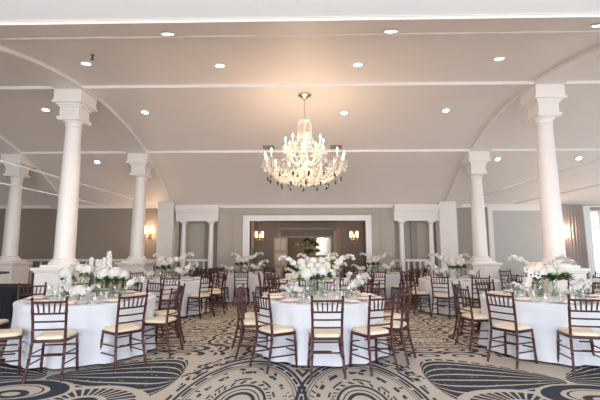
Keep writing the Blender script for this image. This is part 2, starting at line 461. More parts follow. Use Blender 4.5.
# ------------------------------------------------------------------ big columns
def big_column(cx, cy, label, ph=1.10):
    top = arc(cy-.31)-.02
    t = thing('column', label, 'column', (cx, cy, 0))
    p = MB(); p.bx(-.37, .37, -.37, .37, .16, ph-.10); p.bx(-.42, .42, -.42, .42, 0, .16)
    p.bx(-.395, .395, -.395, .395, ph-.10, ph-.06); p.bx(-.43, .43, -.43, .43, ph-.06, ph); p.build('plinth', M['column'], t, smooth=False, bevel=.008)
    b = MB(); b.bx(-.31, .31, -.31, .31, ph, ph+.05)
    b.lathe([(.285, ph+.05), (.30, ph+.08), (.28, ph+.11), (.245, ph+.12), (.25, ph+.15), (.215, ph+.18)], 32); b.build('base_moulding', M['column'], t)
    h = top-.80
    s = MB(); s.lathe([(.205, ph+.17), (.202, ph+.3), (.198, ph+(h-ph)*.33), (.180, ph+(h-ph)*.7), (.157, h-.1), (.157, h)], 32); s.build('shaft', M['column'], t)
    c = MB(); z = h
    c.lathe([(.157, z-.03), (.180, z-.02), (.180, z), (.165, z+.01), (.165, z+.06), (.20, z+.09), (.215, z+.11)], 32)
    c.bx(-.235, .235, -.235, .235, z+.11, z+.14); c.bx(-.25, .25, -.25, .25, z+.14, z+.18)
    c.bx(-.21, .21, -.21, .21, z+.18, z+.44)
    c.bx(-.235, .235, -.235, .235, z+.40, z+.44); c.bx(-.27, .27, -.27, .27, z+.44, z+.47); c.bx(-.33, .33, -.33, .33, z+.47, z+.52)
    c.build('capital', M['column'], t, smooth=False)
    a = MB(); a.bx(-.30, .30, -.31, .31, z+.52, top); a.build('abacus', M['column'], t, smooth=False)
big_column(-5.22, 8.47, 'tall white round column on a square plinth, the big one nearest on the left')
big_column(5.05, 8.47, 'tall white round column on a square plinth, the big one nearest on the right')
big_column(-CX, 11.9, 'white round column on a plinth, farther left one beside the wall lamp')
big_column(4.97, 11.9, 'white round column on a square plinth, farther right one beside the framed grey panel')
big_column(-9.0, 11.9, 'white round column on a square plinth at the far left edge of the picture')

# thin rods in the aisles
for x, z, y1, lab in ((-6.12, 3.21, 13.6, 'thin white rod stretched high along the left aisle, the one nearer the hall'), (-7.32, 3.03, 14.0, 'thin white rod high in the left aisle, the lower and outer one'),
                      (5.92, 3.30, 13.5, 'thin white rod stretched high along the right aisle, the one nearer the hall'), (7.1, 3.05, 13.9, 'thin white rod high in the right aisle, the lower and outer one')):
    tag(MB().tube([(x, -4.1, z), (x, y1, z)], .018, 8).build('tie_rod', M['soffit']), lab, 'rod')

# ------------------------------------------------------------------ downlights
def slope_rot(y): return math.atan(-(y-AC)/math.sqrt(AR*AR-(y-AC)**2))
_dl_specs = [
 (-4.11, 6.9, 'in the near bay, above the big left column'), (-1.68, 7.1, 'in the near ceiling bay, left of the chandelier'),
 (.91, 7.13, 'in the near ceiling bay, right of the chandelier'), (3.41, 6.9, 'in the near ceiling bay, left of the big right column'),
 (-6.53, 9.4, 'in the second bay, left of the big left column'), (-4.12, 9.58, 'in the second bay, right of the big left column'),
 (.87, 9.7, 'in the second bay, just right of the chandelier rod'), (3.37, 9.62, 'in the second bay, left of the big right column'),
 (-6.59, 12.02, 'on the far cross beam of the left aisle'), (5.68, 11.98, 'on the far beam, between the two right columns'), (8.08, 11.96, 'on the far cross beam, right of the big right column'),
 (-4.35, 4.98, 'on the nearest cross beam at the far left'), (-1.89, 4.99, 'on the nearest cross beam, left of the middle'), (1.08, 5.02, 'on the nearest cross beam, right of the middle'), (3.64, 4.8, 'on the nearest cross beam at the right edge')]
def build_downlights():
    lights = []
    for i, (x, y, w_) in enumerate(_dl_specs):
        dr = .05 if (4.62 < y < 5.28 or 8.15 < y < 8.8 or 11.6 < y < 12.22) else 0
        lab = 'small recessed ceiling light %s' % w_
        if i == 0:
            t = thing('ceiling_downlight', lab, 'ceiling light', (0, 0, 0), 0, 'recessed ceiling downlights'); proto = t
            MB().lathe([(.072, -.004), (.098, -.012), (.105, 0), (.105, .006), (.072, .006)], 24).build('trim_ring', M['white'], t)
            MB().lathe([(.001, -.006), (.072, -.006), (.072, .004), (.001, .004)], 20).build('lens', M['spotlens'], t)
        else:
            t = copy_tree(proto); t['label'] = lab
        t.location = (x, y, arc(y)-dr-.004); t.rotation_euler = (slope_rot(y), 0, 0)
        lights.append(t)
    for t in lights:
        L = bpy.data.lights.new('downlight_lamp', 'SPOT'); L.energy = 30; L.spot_size = R(115); L.spot_blend = .8; L.shadow_soft_size = .07; L.color = (1, .88, .76)
        lo = bpy.data.objects.new('lamp', L); C.objects.link(lo); lo.location = (0, 0, -.03); lo.parent = t
build_downlights()
sp = thing('sprinkler_head', 'tiny dark sprinkler head on the ceiling above the near left downlight', 'sprinkler', (-3.72, 6.42, arc(6.42)))
MB().lathe([(.035, -.01), (.035, 0), (.001, 0)], 12).build('collar', M['brass'], sp); MB().lathe([(.012, -.09), (.03, -.085), (.012, -.07), (.012, 0)], 10).build('nozzle', M['blackp'], sp)
for x, wh in ((-1.20, 'left of the chandelier'), (.78, 'right of the chandelier')):
    y = 11.42
    t = thing('ceiling_vent', 'small grey slotted air vent on the far ceiling, %s' % wh, 'vent', (x, y, arc(y)-.002), 0, 'ceiling air vents')
    t.rotation_euler = (slope_rot(y), 0, 0)
    f = MB(); f.bx(-.17, .17, -.09, -.07, -.015, 0); f.bx(-.17, .17, .07, .09, -.015, 0); f.bx(-.17, -.15, -.07, .07, -.015, 0); f.bx(.15, .17, -.07, .07, -.015, 0); f.build('frame', M['vent'], t, smooth=False)
    s = MB()
    for i in range(5): s.bx(-.15, .15, -.058+i*.027, -.048+i*.027, -.012, -.002)
    s.build('slats', M['vent'], t, smooth=False)

# ------------------------------------------------------------------ chandelier
def chandelier():
    cx, cy = -.11, 8.62; zc = arc(cy)
    if 8.15 < cy < 8.8: zc -= .05
    t = thing('chandelier', 'large crystal chandelier with candle bulbs and green drops over the middle of the hall', 'chandelier', (cx, cy, 0))
    MB().lathe([(.02, zc-.11), (.05, zc-.10), (.09, zc-.05), (.15, zc-.03), (.15, zc)], 20).build('canopy', M['chrome'], t)
    MB().tube([(0, 0, zc-.1), (0, 0, 4.36)], .009, 8).build('rod', M['chrome'], t)
    MB().lathe([(.02, 4.36), (.10, 4.35), (.15, 4.31), (.16, 4.28), (.14, 4.27), (.02, 4.29)], 24).build('crown', M['crystal'], t)
    s = MB()
    for k in range(14):
        a = 2*PI*k/14
        for i in range(7): s.ball((.15*math.cos(a), .15*math.sin(a), 4.25-i*.036), .014, 5, 4)
        s.ball((.15*math.cos(a), .15*math.sin(a), 3.97), .02, 6, 4, 2)
    s.build('crown_beads', M['crystal'], t)['kind'] = 'stuff'
    MB().lathe([(.02, 2.98), (.06, 3.0), (.12, 3.06), (.20, 3.13), (.22, 3.18), (.12, 3.22), (.05, 3.28), (.08, 3.36), (.10, 3.44), (.05, 3.52), (.04, 3.62), (.09, 3.70), (.06, 3.78), (.035, 3.9), (.06, 4.0), (.03, 4.1), (.02, 4.30)], 20).build('stem', M['crystal'], t)
    def arm(a, rad, z0, zt, sc=1.0):
        root = None
        pts = []
        for i in range(11):
            f = i/10
            r = .08+(rad-.08)*f
            z = z0 - .22*sc*math.sin(PI*f*.95) + (zt-.20-z0)*f**2.2
            pts.append((r*math.cos(a), r*math.sin(a), z))
        o = MB().tube(pts, .016, 6).build('arm', M['crystal'], t)
        ex, ey, ez = pts[-1]
        b = MB(); b.lathe([(.012, 0), (.04, .012), (.075, .028), (.078, .035), (.03, .03), (.022, .05), (.022, .06)], 12, (ex, ey, ez)); b.build('drip_pan', M['crystal'], o)
        c = MB(); c.tube([(ex, ey, ez+.05), (ex, ey, ez+.15)], .013, 8); c.build('candle', M['wax'], o)
        q = MB(); q.lathe([(.006, .15), (.017, .17), (.019, .19), (.010, .22), (.001, .245)], 8, (ex, ey, ez)); q.build('bulb', M['bulb'], o)
        for k in range(6):
            dd = MB()
            t2 = 2*PI*k/6
            px, py = ex+.072*math.cos(t2), ey+.072*math.sin(t2)
            for i in range(3): dd.ball((px, py, ez+.01-i*.028), .010, 5, 4)
            dd.ball((px, py, ez-.09), .015, 5, 4, 1.8)
            dd.build('prism', M['crystal'], o)
        return Vector((ex, ey, ez))
    ends = []
    for k in range(14): ends.append(arm(2*PI*(k+.5)/14, .87, 3.10, 3.55))
    ends2 = []
    for k in range(8): ends2.append(arm(2*PI*(k+.2)/8, .42, 3.42, 3.90, .6))
    # bead swags
    s = MB()
    def swag(p, q, sag, n=12, r=.011):
        for i in range(n+1):
            f = i/n; v = Vector(p).lerp(Vector(q), f); v.z -= sag*4*f*(1-f); s.ball(v, r, 5, 4)
    for k in range(14):
        a, b = ends[k], ends[(k+1) % 14]
        swag(a, b, .12, 12)
        up = Vector((0, 0, 3.95)); swag(up.lerp(Vector((a.x, a.y, 3.95)), .12), a, .22, 20)
        low = Vector((a.x*.25, a.y*.25, 3.12)); swag(low, a, .20, 18)
    for k in range(8):
        a, b = ends2[k], ends2[(k+1) % 8]; swag(a, b, .10, 10); swag((a.x*.3, a.y*.3, 4.05), a, .12, 14)
        swag((a.x*.5, a.y*.5, 3.15), a, .1, 12)
    s.build('bead_swags', M['crystal'], t)['kind'] = 'stuff'
    s = MB()
    rnd = random.Random(3)
    for k in range(330):
        a = rnd.uniform(0, 2*PI); r = rnd.uniform(.12, .85); z = 2.90+.22*(r/.85)**2+rnd.uniform(-.03, .25)
        s.lathe([(.001, -.05), (.015, -.02), (.012, .01), (.001, .03)], 5, (r*math.cos(a), r*math.sin(a), z))
    s.build('crystal_drops', M['crystal'], t)['kind'] = 'stuff'
    def drop(r, a, z, m, nm, sc=1.0):
        p = MB(); p.lathe([(.001, -.11*sc), (.022*sc, -.06*sc), (.026*sc, -.035*sc), (.012*sc, -.01*sc), (.004, 0), (.003, .05)], 8, (r*math.cos(a), r*math.sin(a), z)); p.build(nm, M[m], t)['label'] = 'dark green glass drop'
    for k in range(16): drop(.80, 2*PI*(k+.3)/16, 3.03, 'greencr', 'green_drop')
    for k in range(10): drop(.52, 2*PI*(k+.6)/10, 2.88, 'greencr', 'green_drop')
    for k in range(5): drop(.2, 2*PI*(k+.1)/5, 3.1, 'greencr', 'green_drop')
    MB().lathe([(.001, 2.80), (.03, 2.86), (.045, 2.90), (.02, 2.95), (.06, 2.99), (.02, 3.02)], 12).build('finial', M['crystal'], t)
    for z, e in ((3.7, 36), (3.15, 75)):
        L = bpy.data.lights.new('chandelier_lamp', 'POINT'); L.energy = e; L.color = (1, .74, .5); L.shadow_soft_size = .5
        lo = bpy.data.objects.new('lamp', L); C.objects.link(lo); lo.location = (0, 0, z); lo.parent = t
chandelier()

# ------------------------------------------------------------------ wall lamps
def sconce(x, y, z, label, e=14, ang=0):
    t = thing('wall_sconce', label, 'wall lamp', (x, y, z), 0)
    MB().lathe([(.001, -.16), (.03, -.14), (.05, -.02), (.05, .02), (.03, .14), (.001, .16)], 12).build('backplate', M['brass'], t)
    MB().tube([(0, 0, .14), (0, -.01, .34)], .008, 6).build('stem', M['brass'], t)
    for s in (-1, 1):
        o = MB().tube([(0, -.03, -.05), (s*.05, -.07, -.12), (s*.11, -.10, -.10), (s*.13, -.10, -.02)], .010, 6).build('arm', M['brass'], t)
        MB().lathe([(.02, -.03), (.045, -.02), (.05, .05), (.05, .17), (.042, .22), (.02, .23)], 14, (s*.13, -.10, .02)).build('lamp_shade', M['shadeglow'], o)
        MB().lathe([(.001, -.14), (.012, -.11), (.003, -.07)], 6, (s*.13, -.10, 0)).build('crystal_drop', M['crystal'], o)
    L = bpy.data.lights.new('sconce_lamp', 'POINT'); L.energy = e; L.color = (1, .70, .46); L.shadow_soft_size = .08
    lo = bpy.data.objects.new('lamp', L); C.objects.link(lo); lo.location = (0, -.22, .1); lo.parent = t
sconce(-5.68, YB-.06, 2.04, 'two-armed wall sconce glowing on the left aisle wall beside the square pilaster', 16)
sconce(8.73, YB-.06, 1.98, 'glowing wall sconce beside the mauve-grey curtain, half hidden by the big right column', 14)
sconce(-2.12, FY-1.27+.0, 1.98, 'two-armed wall sconce in the foyer, left of the half open door', 10)
sconce(1.85, FY-1.27+.0, 1.98, 'two-armed wall sconce in the foyer, on the right side of the opening', 10)
# foyer lamp in the far room (a shaded ceiling lamp)
t = thing('globe_lamp', 'small glowing globe lamp in the far room behind the foyer', 'lamp', (.95, 20.6, 2.30))
MB().ball((0, 0, 0), .07, 12, 8).build('globe', M['bulb'], t); MB().tube([(0, 0, .06), (0, 0, .45)], .008, 6).build('cord', M['brass'], t)
L = bpy.data.lights.new('globe_bulb', 'POINT'); L.energy = 16; L.color = (1, .85, .65); L.shadow_soft_size = .1
lo = bpy.data.objects.new('lamp', L); C.objects.link(lo); lo.location = (-.3, -.1, -.1); lo.parent = t

# ------------------------------------------------------------------ chair
def make_chair():
    t = thing('chiavari_chair', 'x', 'chair')
    W = M['wood']
    # cushion: rounded slab
    def slab(z0, z1, wf, wb, d0, d1, rnd, n=5):
        outline = []
        corners = [(wf, d1, 0), (-wf, d1, 90), (-wb, d0, 180), (wb, d0, 270)]
        for (x, y, a0) in corners:
            sx = 1 if x > 0 else -1; sy = 1 if y > 0 else -1
            for i in range(n):
                a = R(a0+90*i/(n-1)); outline.append((x-sx*rnd+rnd*math.cos(a), y-sy*rnd+rnd*math.sin(a)))
        return outline
    ol = slab(0, 0, .195, .175, -.18, .170, .07)
    mb = MB(); k = len(ol)
    for (z, s) in ((.438, .93), (.442, .99), (.455, 1.0), (.470, .98), (.480, .90), (.484, .6)):
        for (x, y) in ol: mb.v.append(Vector((x*s, y*s, z)))
    for i in range(5):
        for j in range(k): mb.f.append((i*k+j, i*k+(j+1) % k, (i+1)*k+(j+1) % k, (i+1)*k+j))
    mb.f.append(tuple(reversed(range(k)))); mb.f.append(tuple(5*k+j for j in range(k)))
    mb.build('seat_cushion', M['cushion'], t)
    ol = slab(0, 0, .205, .18, -.185, .178, .04)
    mb = MB()
    for (z, s) in ((.405, .97), (.41, 1.0), (.437, 1.0), (.440, .97)):
        for (x, y) in ol: mb.v.append(Vector((x*s, y*s, z)))
    k = len(ol)
    for i in range(3):
        for j in range(k): mb.f.append((i*k+j, i*k+(j+1) % k, (i+1)*k+(j+1) % k, (i+1)*k+j))
    mb.f.append(tuple(reversed(range(k)))); mb.f.append(tuple(3*k+j for j in range(k)))
    mb.build('seat_frame', W, t)
    def leg(pts):
        # bamboo-like rings on each leg
        P = []; Rr = []
        pts = [Vector(p) for p in pts]
        for i in range(len(pts)-1):
            a, b = pts[i], pts[i+1]
            for f in (0, .42, .47, .5, .53, .58): P.append(a.lerp(b, f)); Rr.append({.47: .018, .5: .0205, .53: .018}.get(f, .0158))
        P.append(pts[-1]); Rr.append(.013)
        return MB().tube(P, Rr, 8)
    for s in (-1, 1):
        leg([(s*.205, .172, 0), (s*.195, .164, .2), (s*.185, .156, .41)]).build('leg', W, t)
        m_ = leg([(s*.195, -.265, 0), (s*.185, -.225, .15), (s*.175, -.190, .32), (s*.172, -.180, .45), (s*.174, -.195, .62), (s*.182, -.240, .905)])
        m_.ball((s*.182, -.241, .91), .018, 8, 5)
        m_.build('leg', W, t)
    def yb(z): return -.180-.06*((z-.45)/.455)**1.2 if z > .45 else -.18
    bk = None
    for z, r in ((.865, .013), (.735, .0115), (.645, .0105), (.555, .0105)):
        hw = .175+.007*(z-.45)/.45
        o = MB().tube([(-hw, yb(z), z), (0, yb(z)-.012, z), (hw, yb(z), z)], r, 8).build('back_rail', W, t)
        if bk is None: bk = o
    for i in range(5):
        x0 = -.115+.0575*i; x1 = -.108+.054*i
        MB().tube([(x1, yb(.735)-.008, .737), (x0, yb(.80)-.009, .80), (x0*1.08, yb(.865)-.009, .865)], [.0075, .010, .0075], 6).build('spindle', W, t)
    for s in (-1, 1):
        for z in (.16, .27): MB().tube([(s*.199, .167, z), (s*.185, -.215, z+.015)], .0095, 6).build('stretcher', W, t)
    for z in (.20, .31): MB().tube([(-.193, .163, z), (.193, .163, z)], .0095, 6).build('stretcher', W, t)
    for z in (.27,): MB().tube([(-.18, -.20, z), (.18, -.20, z)], .0095, 6).build('stretcher', W, t)
    return t
chair0 = make_chair(); used = [False]
def place_chair(x, y, rz, label, group):
    if not used[0]: o = chair0; used[0] = True
    else: o = copy_tree(chair0)
    o.location = (x, y, 0); o.rotation_euler = (0, 0, rz); o['label'] = label; o['group'] = group
    return o

# ------------------------------------------------------------------ flowers
def petalcluster(mb, c, r, n, size, rnd, flat=1.0):
    """a ball of small four-petalled florets"""
    c = Vector(c)
    for i in range(n):
        z = 1-2*(i+.5)/n; a = i*2.39996; q = math.sqrt(1-z*z)
        d = Vector((q*math.cos(a), q*math.sin(a), z)); p = c+Vector((d.x*r, d.y*r, d.z*r*flat))*rnd.uniform(.93, 1.05)
        u = d.cross(Vector((0, 0, 1)) if abs(d.z) < .9 else Vector((1, 0, 0))).normalized(); v = d.cross(u)
        rot = rnd.uniform(0, PI/2); s = size*rnd.uniform(.8, 1.2)
        for k in range(4):
            t = rot+k*PI/2
            e1 = (u*math.cos(t)+v*math.sin(t)); e2 = (u*math.cos(t+.6)+v*math.sin(t+.6)); e3 = (u*math.cos(t-.6)+v*math.sin(t-.6))
            mb.quad(p, p+e3*s*.8+d*s*.25, p+e1*s*1.15+d*s*.05, p+e2*s*.8+d*s*.25)
def me_of(mb, name, m): 
    o = mb.build(name, m); me = o.data; bpy.data.objects.remove(o); return me
rnd = random.Random(11)
mb = MB(); mb.ball((0, 0, 0), .082, 10, 8); petalcluster(mb, (0, 0, 0), .088, 110, .022, rnd, .85); ME_H = me_of(mb, 'hydrangea', M['petal'])
def rosemesh(m, nm):
    mb = MB(); mb.ball((0, 0, 0), .030, 10, 7, 1.1)
    for ring, (rr, zz, nn) in enumerate(((.022, .012, 5), (.032, .0, 6), (.040, -.014, 7))):
        for k in range(nn):
            a = 2*PI*(k+ring*.4)/nn; d = Vector((math.cos(a), math.sin(a), 0)); s = Vector((-d.y, d.x, 0))*.024
            p = d*rr+Vector((0, 0, zz-.018)); q = d*(rr+.012)+Vector((0, 0, zz+.026))
            mb.quad(p-s*.7, p+s*.7, q+s, q-s)
    return me_of(mb, nm, m)
ME_R = rosemesh(M['cream'], 'rose'); ME_RP = rosemesh(M['peach'], 'rose'); ME_RW = rosemesh(M['petal'], 'rose')
def blossom(mb, c, d, s, rnd):
    d = Vector(d).normalized(); u = d.cross(Vector((0, 0, 1)) if abs(d.z) < .9 else Vector((1, 0, 0))).normalized(); v = d.cross(u); c = Vector(c)
    for k in range(5):
        t = 2*PI*k/5+rnd.uniform(-.1, .1); e = u*math.cos(t)+v*math.sin(t); f = u*math.cos(t+PI/2)+v*math.sin(t+PI/2)
        mb.quad(c, c+e*s*.6+f*s*.38, c+e*s*1.05+d*s*.15, c+e*s*.6-f*s*.38)
    mb.ball(c+d*s*.1, s*.18, 5, 4)
# orchid spray arching towards +X : about .40 long
mb = MB(); mst = MB(); rr_ = random.Random(5); pts = []
for i in range(13):
    f = i/12; pts.append(Vector((.02+.36*f, .02*math.sin(5*f), .22*math.sin(PI*f*.60))))
mst.tube(pts, .0035, 5)
for i in range(3, 13):
    blossom(mb, pts[i]+Vector((rr_.uniform(-.01, .01), rr_.uniform(-.025, .025), rr_.uniform(-.02, .02))), (rr_.uniform(-.2, .8), rr_.uniform(-1, .3), rr_.uniform(0, .8)), .056-.0018*i, rr_)
    blossom(mb, pts[i]+Vector((rr_.uniform(-.01, .01), rr_.uniform(.0, .03), rr_.uniform(-.03, .03))), (rr_.uniform(-.5, .5), rr_.uniform(-1, 1), rr_.uniform(-.2, .8)), .048-.0015*i, rr_)
ME_O = me_of(mb, 'orchid_spray', M['petal']); ME_OS = me_of(mst, 'orchid_stem', M['stemg'])
# upright delphinium-like spray, .34 tall
mb = MB(); rr_ = random.Random(8)
for i in range(34):
    f = i/33; a = i*2.4; q = .055*(1-f*.5)
    blossom(mb, (q*math.cos(a), q*math.sin(a), .05+.30*f), (math.cos(a), math.sin(a), .4), .040-.012*f, rr_)
ME_D = me_of(mb, 'flower_spike', M['petal'])
# anemone with dark eye
mb = MB(); blossom(mb, (0, 0, 0), (0, -1, .35), .048, rr_); ME_A = me_of(mb, 'anemone', M['petal'])
mb = MB(); mb.ball((0, -.012, .005), .012, 6, 5); ME_AE = me_of(mb, 'anemone_eye', M['darkeye'])
# foliage tuft
def foliage(m, nm, n=26, s=.07, seed=2):
    mb = MB(); q = random.Random(seed)
    for i in range(n):
        a = q.uniform(0, 2*PI); el = q.uniform(-.5, 1.0); d = Vector((math.cos(a)*math.cos(el), math.sin(a)*math.cos(el), math.sin(el)))
        side = d.cross(Vector((0, 0, 1))).normalized()*s*.32; L = s*q.uniform(.8, 1.5); p = d*.015
        mb.quad(p, p+d*L*.5+side+Vector((0, 0, .012)), p+d*L-Vector((0, 0, .012)), p+d*L*.5-side+Vector((0, 0, .012)))
    return me_of(mb, nm, m)
ME_F = foliage(M['leaf'], 'foliage'); ME_FP = foliage(M['palegreen'], 'foliage', 30, .06, 4)
KIND = {'H': ('hydrangea', ME_H), 'R': ('rose', ME_R), 'P': ('peach_rose', ME_RP), 'W': ('white_rose', ME_RW), 'O': ('orchid_spray', ME_O), 'D': ('flower_spike', ME_D), 'A': ('anemone', ME_A), 'F': ('foliage', ME_F), 'G': ('foliage', ME_FP)}
def inst(name, me, parent, loc, sc=1.0, rot=(0, 0, 0)):
    o = bpy.data.objects.new(name, me); C.objects.link(o); o.parent = parent; o.location = loc; o.rotation_euler = rot; o.scale = (sc, sc, sc); return o
VASES = {}
def vase_mesh(r, h):
    k = (r, h)
    if k not in VASES:
        g = MB(); g.lathe([(r*.9, 0), (r, .01), (r, h), (r-.004, h), (r-.004, .012), (.001, .012)], 20); g.f = [f for f in g.f if len(f) == 4]
        VASES[k] = me_of(g, 'vase', M['glass'])
    return VASES[k]
def arrangement(x, y, z, label, heads, r=.05, h=.22, group=None, mirror=1):
    t = thing('floral_arrangement', label, 'flower arrangement', (x, y, z), 0, group)
    inst('vase', vase_mesh(r, h), t, (0, 0, 0))
    st = MB()
    for i in range(7):
        a = 2*PI*i/7; st.tube([(r*.5*math.cos(a), r*.5*math.sin(a), .015), (-r*.4*math.cos(a), -r*.4*math.sin(a), h+.02)], .004, 5)
    st.build('stems', M['stemg'], t)
    for i, hd in enumerate(heads):
        k, dx, dy, dz = hd[:4]; sc = hd[4] if len(hd) > 4 else 1; rz = hd[5] if len(hd) > 5 else (i*1.3)
        nm, me = KIND[k]
        rot = (0, 0, R(rz)) if len(hd) > 5 else (0, 0, 0)
        o = inst(nm, me, t, (dx*mirror, dy, dz), sc, rot)
        if mirror < 0 and k == 'O': o.rotation_euler = (0, 0, R(180-rz))
        if k == 'O': inst('stem', ME_OS, o, (0, 0, 0))
        if k == 'A': inst('flower_eye', ME_AE, o, (0, 0, 0))
        if k in 'HRPWDA' and (dx or dy):
            s2 = MB().tube([(0, 0, h*.6), (dx*mirror*.6, dy*.6, (h+dz)*.5), (dx*mirror, dy, dz-.02)], .004, 5).build('stem', M['stemg'], t)
    return t

# ------------------------------------------------------------------ table setting prototypes
plate_me = me_of(MB().lathe([(.001, 0), (.09, 0), (.10, .004), (.152, .014), (.155, .017), (.10, .010), (.001, .008)], 28), 'plate', M['plate'])
g = MB()
g.v += []; 
nap = MB(); nap.bx(-.055, .055, -.10, .10, 0, .012); nap.bx(-.05, .05, -.085, .085, .012, .020)
nap_me = me_of(nap, 'napkin', M['napkin'])
menu_me = me_of(MB().bx(-.045, .045, -.075, .075, 0, .003), 'menu_card', M['menu'])
gl = MB(); gl.lathe([(.034, 0), (.034, .003), (.006, .008), (.005, .085), (.02, .10), (.036, .13), (.040, .165), (.034, .205), (.031, .205), (.036, .165), (.032, .133), (.012, .105), (.001, .10)], 16); gl.f = [f for f in gl.f]
glass_me = me_of(gl, 'wine_glass', M['glass'])
tm = MB(); tm.lathe([(.028, 0), (.036, .11), (.033, .11), (.026, .008), (.001, .008)], 14); tumbler_me = me_of(tm, 'water_glass', M['glass'])
vt = MB(); vt.lathe([(.03, 0), (.036, .07), (.033, .07), (.027, .006), (.001, .006)], 12); votive_me = me_of(vt, 'holder', M['glass'])
wx = MB(); wx.lathe([(.024, .006), (.024, .04), (.001, .04)], 10); wax_me = me_of(wx, 'candle', M['wax'])
fk = MB()
for xx in (-.205, -.185): fk.box(xx, 0, .003, .010, .19, .003)
for xx in (.185, .205): fk.box(xx, 0, .003, .010, .19, .003)
cut_me = me_of(fk, 'cutlery', M['chrome'])
def single(name, me, loc, rz, label, cat, group):
    o = bpy.data.objects.new(name, me); C.objects.link(o); o.location = loc; o.rotation_euler = (0, 0, rz); return tag(o, label, cat, group)

def cloth(seed):
    q = random.Random(seed); ph = [q.uniform(0, 6.28) for _ in range(4)]
    def fn(r, z, t):
        if z > .735: return r
        k = (.735-z)/.735
        f = math.sin(13*t+ph[0]+.8*math.sin(3*t+ph[1]))*.6+math.sin(21*t+ph[2]+.7*math.sin(2*t))*.4
        return r+.050*k**.8*f
    RT = .92
    prof = [(.001, .757), (.3, .757), (.6, .757), (.86, .757), (RT-.015, .756), (RT, .75), (RT+.005, .735), (RT-.004, .65), (RT-.010, .5), (RT-.008, .35), (RT+.01, .2), (RT+.028, .08), (RT+.035, .03),
            (RT+.029, .03), (RT+.004, .2), (RT-.016, .5), (RT-.012, .70), (RT-.02, .750), (.6, .751), (.001, .751)]
    mb = MB(); mb.lathe(prof, 160, (0, 0, 0), fn)
    return mb
POS = ['the nearest seat', 'first seat right of nearest', 'second seat right of nearest', 'third seat right of nearest', 'fourth seat right of nearest', 'the farthest seat',
       'fourth seat left of nearest', 'third seat left of nearest', 'second seat left of nearest', 'first seat left of nearest']
def round_table(nm, cx, cy, chairs, seed, detail=2, full=True):
    """chairs : list of (slot 0..9, phi degrees, radius of rear feet, facing or None)"""
    t = thing('round_table', 'round banquet table hidden under the white cloth of the %s table' % nm, 'table', (cx, cy, 0), 0, 'round banquet tables')
    MB().lathe([(.88, .72), (.90, .725), (.90, .745), (.88, .75), (.001, .75)], 48).build('tabletop', M['door'], t)
    for k in range(4):
        a = PI/4+k*PI/2; MB().tube([(.5*math.cos(a), .5*math.sin(a), 0), (.5*math.cos(a), .5*math.sin(a), .72)], .016, 8).build('leg', M['chrome'], t)
    cl = cloth(seed).build('tablecloth', M['cloth'], loc=(cx, cy, 0)); tag(cl, 'white floor length tablecloth on the %s table' % nm, 'tablecloth', 'white tablecloths')
    for (slot, phi, rb, face) in chairs:
        p = R(phi); fc = R(phi if face is None else face)
        fx, fy = cx+rb*math.sin(p), cy-rb*math.cos(p)
        ox, oy = fx-.265*math.sin(fc), fy+.265*math.cos(fc)
        place_chair(ox, oy, fc, 'dark red chair with cream cushion, %s table, %s' % (nm, POS[slot]), 'mahogany chairs around the %s table' % nm)
        rr = .70; px, py = cx+rr*math.sin(p), cy-rr*math.cos(p); z = .757
        seat = POS[slot]
        single('plate', plate_me, (px, py, z), p, 'white china plate on the %s table, %s' % (nm, seat), 'plate', 'plates on the %s table' % nm)
        single('napkin', nap_me, (px, py, z+.0175), p, 'folded blush napkin, %s table, %s' % (nm, seat), 'napkin', 'napkins on the %s table' % nm)
        c_, s_ = math.cos(p), math.sin(p)
        def off(a, b): return (px+a*c_-b*s_, py+a*s_+b*c_)   # a: to the guest's right, b: to the table centre
        gx, gy = off(.13, .20)
        single('wine_glass', glass_me, (gx, gy, z), 0, 'clear stemmed wine glass, %s table, %s' % (nm, seat), 'glass', 'wine glasses on the %s table' % nm)
        if detail > 1:
            gx, gy = off(.03, .24)
            single('water_glass', tumbler_me, (gx, gy, z), 0, 'clear water tumbler, %s table, %s' % (nm, seat), 'glass', 'water glasses on the %s table' % nm)
            mx_, my_ = off(-.15, .17)
            single('menu_card', menu_me, (mx_, my_, z), p+.2, 'ivory menu card, %s table, %s' % (nm, seat), 'card', 'menu cards on the %s table' % nm)
            single('cutlery_set', cut_me, (px, py, z), p, 'silver knives and forks, %s table, %s' % (nm, seat), 'cutlery', 'cutlery on the %s table' % nm)
    if detail > 1:
        for k in range(5):
            a = 2*PI*(k+.3)/5
            v = thing('votive_candle', 'small candle in a clear glass holder at the middle of the %s table' % nm, 'candle', (cx+.34*math.cos(a), cy+.34*math.sin(a), .757), 0, 'votive candles on the %s table' % nm)
            inst('holder', votive_me, v, (0, 0, 0)); inst('candle', wax_me, v, (0, 0, 0))
def ring(off, rb=1.37, skip=()):
    out = []
    for s in range(10):
        if s in skip: continue
        out.append((s, off+36*s if s <= 5 else off-36*(10-s), rb, None))
    return out

